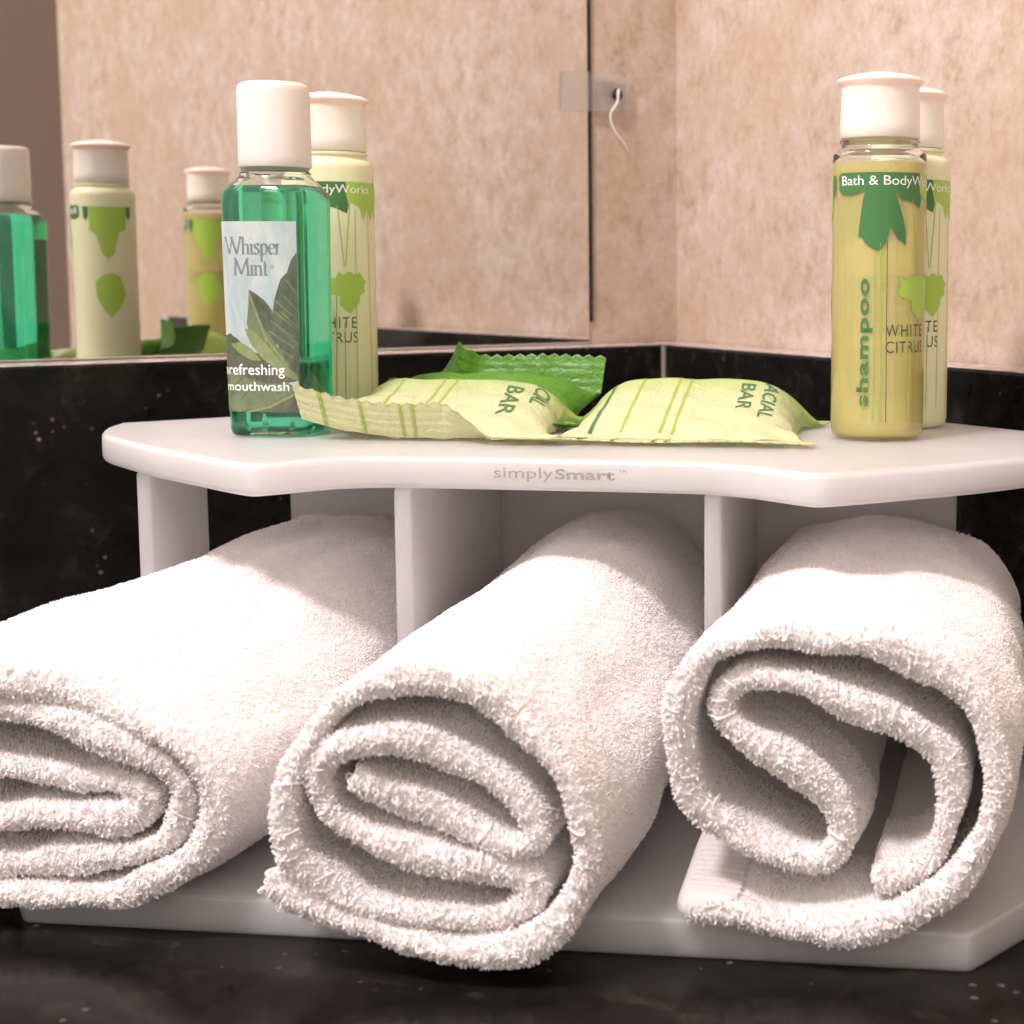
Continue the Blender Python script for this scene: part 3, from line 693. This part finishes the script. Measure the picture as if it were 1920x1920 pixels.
# ------------------------------------------------------------------ rolled towels
def pile_nodes(radius, height, width, density, mind):
    ng = bpy.data.node_groups.new('terry_loops', 'GeometryNodeTree')
    ng.interface.new_socket('Geometry', in_out='INPUT', socket_type='NodeSocketGeometry'); ng.interface.new_socket('Geometry', in_out='OUTPUT', socket_type='NodeSocketGeometry')
    N = ng.nodes; L = ng.links.new
    gi = N.new('NodeGroupInput'); go = N.new('NodeGroupOutput')
    dp = N.new('GeometryNodeDistributePointsOnFaces'); dp.distribute_method = 'POISSON'
    dp.inputs['Distance Min'].default_value = mind*.001; dp.inputs['Density Max'].default_value = density*1e6
    at = N.new('GeometryNodeInputNamedAttribute'); at.data_type = 'FLOAT'; at.inputs['Name'].default_value = 'dens'
    L(at.outputs[0], dp.inputs['Density Factor'])
    L(gi.outputs[0], dp.inputs['Mesh'])
    qb = N.new('GeometryNodeCurvePrimitiveBezierSegment'); qb.inputs['Resolution'].default_value = 7
    qb.inputs['Start'].default_value = (-width*.0003, 0, -.0004); qb.inputs['Start Handle'].default_value = (-width*.0010, -width*.0002, height*.0014)
    qb.inputs['End Handle'].default_value = (width*.0010, width*.0004, height*.0014); qb.inputs['End'].default_value = (width*.0003, 0, -.0004)
    ci = N.new('GeometryNodeCurvePrimitiveCircle'); ci.inputs['Resolution'].default_value = 4; ci.inputs['Radius'].default_value = radius*.001
    c2 = N.new('GeometryNodeCurveToMesh'); L(qb.outputs[0], c2.inputs['Curve']); L(ci.outputs[0], c2.inputs['Profile Curve'])
    ss = N.new('GeometryNodeSetShadeSmooth'); L(c2.outputs[0], ss.inputs[0])
    sr = N.new('GeometryNodeSetMaterial'); sr.inputs['Material'].default_value = M['pile']; L(ss.outputs[0], sr.inputs[0])
    io = N.new('GeometryNodeInstanceOnPoints'); L(dp.outputs['Points'], io.inputs['Points']); L(sr.outputs[0], io.inputs['Instance']); L(dp.outputs['Rotation'], io.inputs['Rotation'])
    rs = N.new('FunctionNodeRandomValue'); rs.data_type = 'FLOAT'; rs.inputs[2].default_value = .55; rs.inputs[3].default_value = 1.4; ln = N.new('GeometryNodeInputNamedAttribute'); ln.data_type = 'FLOAT'; ln.inputs['Name'].default_value = 'len'
    ml = N.new('ShaderNodeMath'); ml.operation = 'MULTIPLY'; L(rs.outputs[1], ml.inputs[0]); L(ln.outputs[0], ml.inputs[1]); L(ml.outputs[0], io.inputs['Scale'])
    rr = N.new('FunctionNodeRandomValue'); rr.data_type = 'FLOAT_VECTOR'; rr.inputs[0].default_value = (-.62, -.62, 0); rr.inputs[1].default_value = (.62, .62, 6.28)
    ri = N.new('GeometryNodeRotateInstances'); L(io.outputs[0], ri.inputs['Instances']); L(rr.outputs[0], ri.inputs['Rotation'])
    L(ri.outputs[0], go.inputs[0]); return ng
PILE = pile_nodes(.135, 1.9, .8, 3.7, .35)
def resample(P, step):
    P = np.array(P); d = np.r_[0, np.cumsum(np.hypot(*np.diff(P, axis=0).T))]
    n = int(d[-1]/step); t = np.linspace(0, d[-1], n)
    return np.stack([np.interp(t, d, P[:, 0]), np.interp(t, d, P[:, 1])], 1), t
def towel(label, path, s_f, back_box, zmin, outer_len, seed, hem=False, tele=3.0, bulge=1.5, zs=1.0):
    P, t = resample(catmull(path, 10), 1.3)
    P[:, 1] = zmin+(P[:, 1]-P[:, 1].min())*zs
    n = len(P)
    lo, hi = P.min(0), P.max(0); c = (lo+hi)/2; hw = (hi-lo)/2
    (ba0, ba1, bz0, bz1) = back_box; bc = np.array([(ba0+ba1)/2, (bz0+bz1)/2]); bh = np.array([(ba1-ba0)/2, (bz1-bz0)/2])
    root = empty('rolled_towel', H(c[0], 20, -ZO+8), label, 'towel', 'rolled white towels in the holder', rz=HRZ)
    s_b = 95.5
    vv = np.concatenate([np.linspace(0, .30, 26)**1.0, np.linspace(.30, 1, 26)[1:]])
    K = len(vv)
    rng = np.random.RandomState(seed)
    # front edge: wavy, inner turns pulled in a little
    tl = tele*(t/t[-1])+1.2*np.sin(t/17+seed)+.7*np.sin(t/6.1+2*seed)
    cen = np.zeros((K, n, 3)); nor = np.zeros((K, n, 2))
    for k, v in enumerate(vv):
        e = v*v*(3-2*v)*.75+v*.25; e = 1-(1-v)**1.8
        ctr = c*(1-e)+bc*e; half = hw*(1-e)+bh*e; half = half+np.array([bulge*math.sin(math.pi*min(v/.55, 1)), 0])
        Q = ctr+(P-c)/hw*half
        sv = s_f+tl*(1-v)+(s_b-s_f)*v
        for i in range(n):
            pass
        ph = np.array([noise.noise(Vector((Q[i, 0]*.045, sv[i]*.03, seed*7.3+Q[i, 1]*.045))) for i in range(n)])
        d = np.gradient(Q, axis=0); d /= np.linalg.norm(d, axis=1)[:, None]+1e-9
        nn = np.stack([d[:, 1], -d[:, 0]], 1)      # outward for a counter-clockwise roll
        ph2 = np.array([noise.noise(Vector((t[i]*.11, sv[i]*.06, seed*3.1))) for i in range(n)])
        Q = Q+nn*(ph*1.8+ph2*1.1)[:, None]
        fl_ = min(1, v/.10); fl_ = zmin+(bz0-zmin)*fl_*fl_*(3-2*fl_)
        Q[:, 1] = np.maximum(Q[:, 1], fl_)
        cen[k, :, 0] = Q[:, 0]; cen[k, :, 1] = sv; cen[k, :, 2] = Q[:, 1]; nor[k] = nn
    THV = 2.15*(1+.22*np.sin(t/9.0+seed)+.12*np.sin(t/3.7))
    def side(sgn, lift=0):
        return [[H(cen[k, i, 0]+nor[k, i, 0]*(THV[i]+lift)*sgn, cen[k, i, 1], cen[k, i, 2]+nor[k, i, 1]*(THV[i]+lift)*sgn) for i in range(n)] for k in range(K)]
    A, B = side(1), side(-1)
    vs = [p for row in A for p in row]+[p for row in B for p in row]; OFF = K*n; fs = []
    for k in range(K-1):
        for i in range(n-1):
            a = k*n+i; fs.append((a, a+1, a+n+1, a+n)); fs.append((OFF+a, OFF+a+n, OFF+a+n+1, OFF+a+1))
    rd = len(vs); vs += [H(cen[0, i, 0], cen[0, i, 1]-.8, cen[0, i, 2]) for i in range(n)]
    for i in range(n-1):
        fs.append((i, rd+i, rd+i+1, i+1)); fs.append((rd+i, OFF+i, OFF+i+1, rd+i+1)); a = (K-1)*n+i; fs.append((a, a+1, OFF+a+1, OFF+a))
    for i in (0, n-1):
        for k in range(K-1): a = k*n+i; fs.append((a, a+n, OFF+a+n, OFF+a))
    cl = mesh_obj('cloth', vs, fs, M['cloth'], root); recalc(cl)
    # surface that carries the loops
    vs, fs, dens, lens = [], [], [], []
    def patch(rows, flip, dfun, rim=0):
        o = len(vs); KK = len(rows)
        for k in range(KK):
            for i in range(n): vs.append(rows[k][i]); dens.append(dfun(k, i)); lens.append(1.4 if rim else (1.35-.35*min(1, k/4)))
        for k in range(KK-1):
            for i in range(n-1):
                a = o+k*n+i
                if max(dens[a], dens[a+1], dens[a+n], dens[a+n+1]) <= 0: continue
                fs.append((a, a+n, a+n+1, a+1) if flip else (a, a+1, a+n+1, a+n))
    kf = 14   # rows near the mouth of the roll that can be seen into
    hemk = 9 if hem else -1
    patch(A, False, lambda k, i: 0 if (hem and t[i] < 8) else (1 if (t[i] < outer_len or k < kf) else 0))
    patch(B, True, lambda k, i: 0 if (hem and t[i] < 8) else (1 if k < kf else 0))
    mid_ = [H(cen[0, i, 0], cen[0, i, 1]-1.1, cen[0, i, 2]) for i in range(n)]
    patch([A[0], mid_, B[0]], True, lambda k, i: .8, 1)
    # drop loose vertices
    used = sorted({i for f in fs for i in f}); rem = {j: k for k, j in enumerate(used)}
    vs = [vs[i] for i in used]; dn = [dens[i] for i in used]; ll = [lens[i] for i in used]; fs = [tuple(rem[i] for i in f) for f in fs]
    # orientation check on the outer patch
    pl = mesh_obj('terry_pile', vs, fs, M['pile'], root)
    at = pl.data.attributes.new('dens', 'FLOAT', 'POINT'); at.data.foreach_set('value', dn)
    at = pl.data.attributes.new('len', 'FLOAT', 'POINT'); at.data.foreach_set('value', ll)
    md = pl.modifiers.new('loops', 'NODES'); md.node_group = PILE
    tag(pl, kind='stuff')
    if hem:
        # woven hem band: closely ribbed strip closing the loose end of the cloth
        V, Fc = [], []
        ks = 120; RH = 2.9
        prof = [(-9, RH*.86), (-6, RH*.97), (-3, RH), (0, RH)]+[(RH*.9*math.sin(a_), RH*math.cos(a_)) for a_ in np.linspace(.25, math.pi-.25, 9)]+[(0, -RH), (-3, -RH), (-6, -RH*.97), (-9, -RH*.86)]
        nr = len(prof)
        for k in range(ks):
            fk = k*.30; k0 = int(fk); w_ = fk-k0
            p = cen[k0, 0]*(1-w_)+cen[k0+1, 0]*w_; q = cen[k0, 6]
            dx_, dz_ = (p[0]-q[0]), (p[2]-q[2]); L_ = math.hypot(dx_, dz_); dx_, dz_ = dx_/L_, dz_/L_
            g = (1+.035*math.sin(k*math.pi/2))*math.sqrt(max(.12, 1-(max(0, 8-k)/8.5)**2))
            for (lx, ly) in prof: V.append(H(p[0]+dx_*lx*g-dz_*ly*g, p[1]-1.0, p[2]+dz_*lx*g+dx_*ly*g+.3))
        for k in range(ks-1):
            for j in range(nr-1): a = k*nr+j; Fc.append((a, a+1, a+nr+1, a+nr))
        Fc.append(tuple(range(nr)))
        hm = mesh_obj('hem', V, Fc, M['hem'], root); recalc(hm)
    return root
PR = [(43.7,-77.2),(49.8,-77.9),(63.8,-79.8),(78.7,-79.0),(90.9,-73.8),(98.0,-63.3),(99.7,-50.6),(95.2,-39.3),(85.4,-32.7),(73.3,-29.1),(58.6,-29.1),(48.7,-31.9),(43.3,-38.1),(41.2,-45.3),(42.0,-53.0),(45.7,-59.5),(53.8,-65.3),(62.8,-68.5),(69.7,-68.7),(72.0,-63.5),(69.4,-57.0),(62.2,-51.6),(54.8,-47.2),(49.7,-43.4),(49.7,-39.4),(54.7,-36.2),(63.6,-36.9),(73.4,-40.1),(82.2,-43.8),(90.2,-49.2),(92.0,-57),(89.6,-65.2),(84.6,-70.2),(78,-71.8)]
PM = [(-32.8,-70.0),(-24.3,-74.7),(-9.2,-79.0),(5.8,-80.8),(17.2,-78.1),(24.2,-71.3),(26.7,-61.2),(22.9,-50.5),(13.8,-41.1),(4.1,-35.0),(-8.2,-34.5),(-19.3,-39.3),(-27.5,-47.6),(-29.8,-56.2),(-28.0,-64.7),(-21.6,-71.0),(-11.6,-74.2),(0.9,-75.4),(10.8,-75.0),(15.6,-72.2),(15.2,-68.6),(8.6,-66.9),(-1.3,-65.2),(-11.2,-62.8),(-19.5,-58.6),(-22.9,-51.6),(-19.8,-46.6),(-12.6,-44.0),(-2.6,-45.6),(6.3,-49.6),(13.6,-54.6),(17.6,-61.0),(12.0,-62.6),(4.0,-59.6),(-5.0,-55.6),(-13.2,-52.2),(-16.0,-51.0)]
PL = [(-114.3,-82.6),(-95.8,-82.2),(-77.3,-80.6),(-60.5,-77.4),(-50.6,-69.4),(-49.5,-58.0),(-56.4,-49.6),(-69.8,-43.3),(-81.5,-40.3),(-93.5,-39.5),(-111.8,-40.1),(-123.2,-45.8),(-128.7,-55.5),(-125.9,-69.1),(-113.9,-76.3),(-95.5,-76.7),(-77.0,-72.9),(-60.0,-70.2),(-55.6,-63.2),(-56.8,-55.6),(-70.0,-48.6),(-84.8,-45.0),(-106.0,-46.4),(-118.7,-53.9),(-118.0,-62.8),(-104.1,-66.9),(-85.8,-65.6),(-68.2,-64.6),(-63.2,-60.2),(-76.4,-57.2),(-94.4,-56.5),(-106.6,-56.4)]
towel('rolled white terry towel in the left compartment, cut off by the picture edge', PL, -57, (-104, -41, -75.4, -29), -80.2, 205, 1, bulge=4.0)
towel('rolled white terry towel in the middle compartment, hanging over the front edge', PM, -67, (-28.5, 32.5, -75.4, -26.5), -80.2, 185, 2, tele=1.5, zs=1.06)
towel('rolled white terry towel in the right compartment with its hemmed end showing', PR, -54, (45.5, 110, -75.4, -26.5), -78.6, 190, 3, hem=True, zs=1.08)
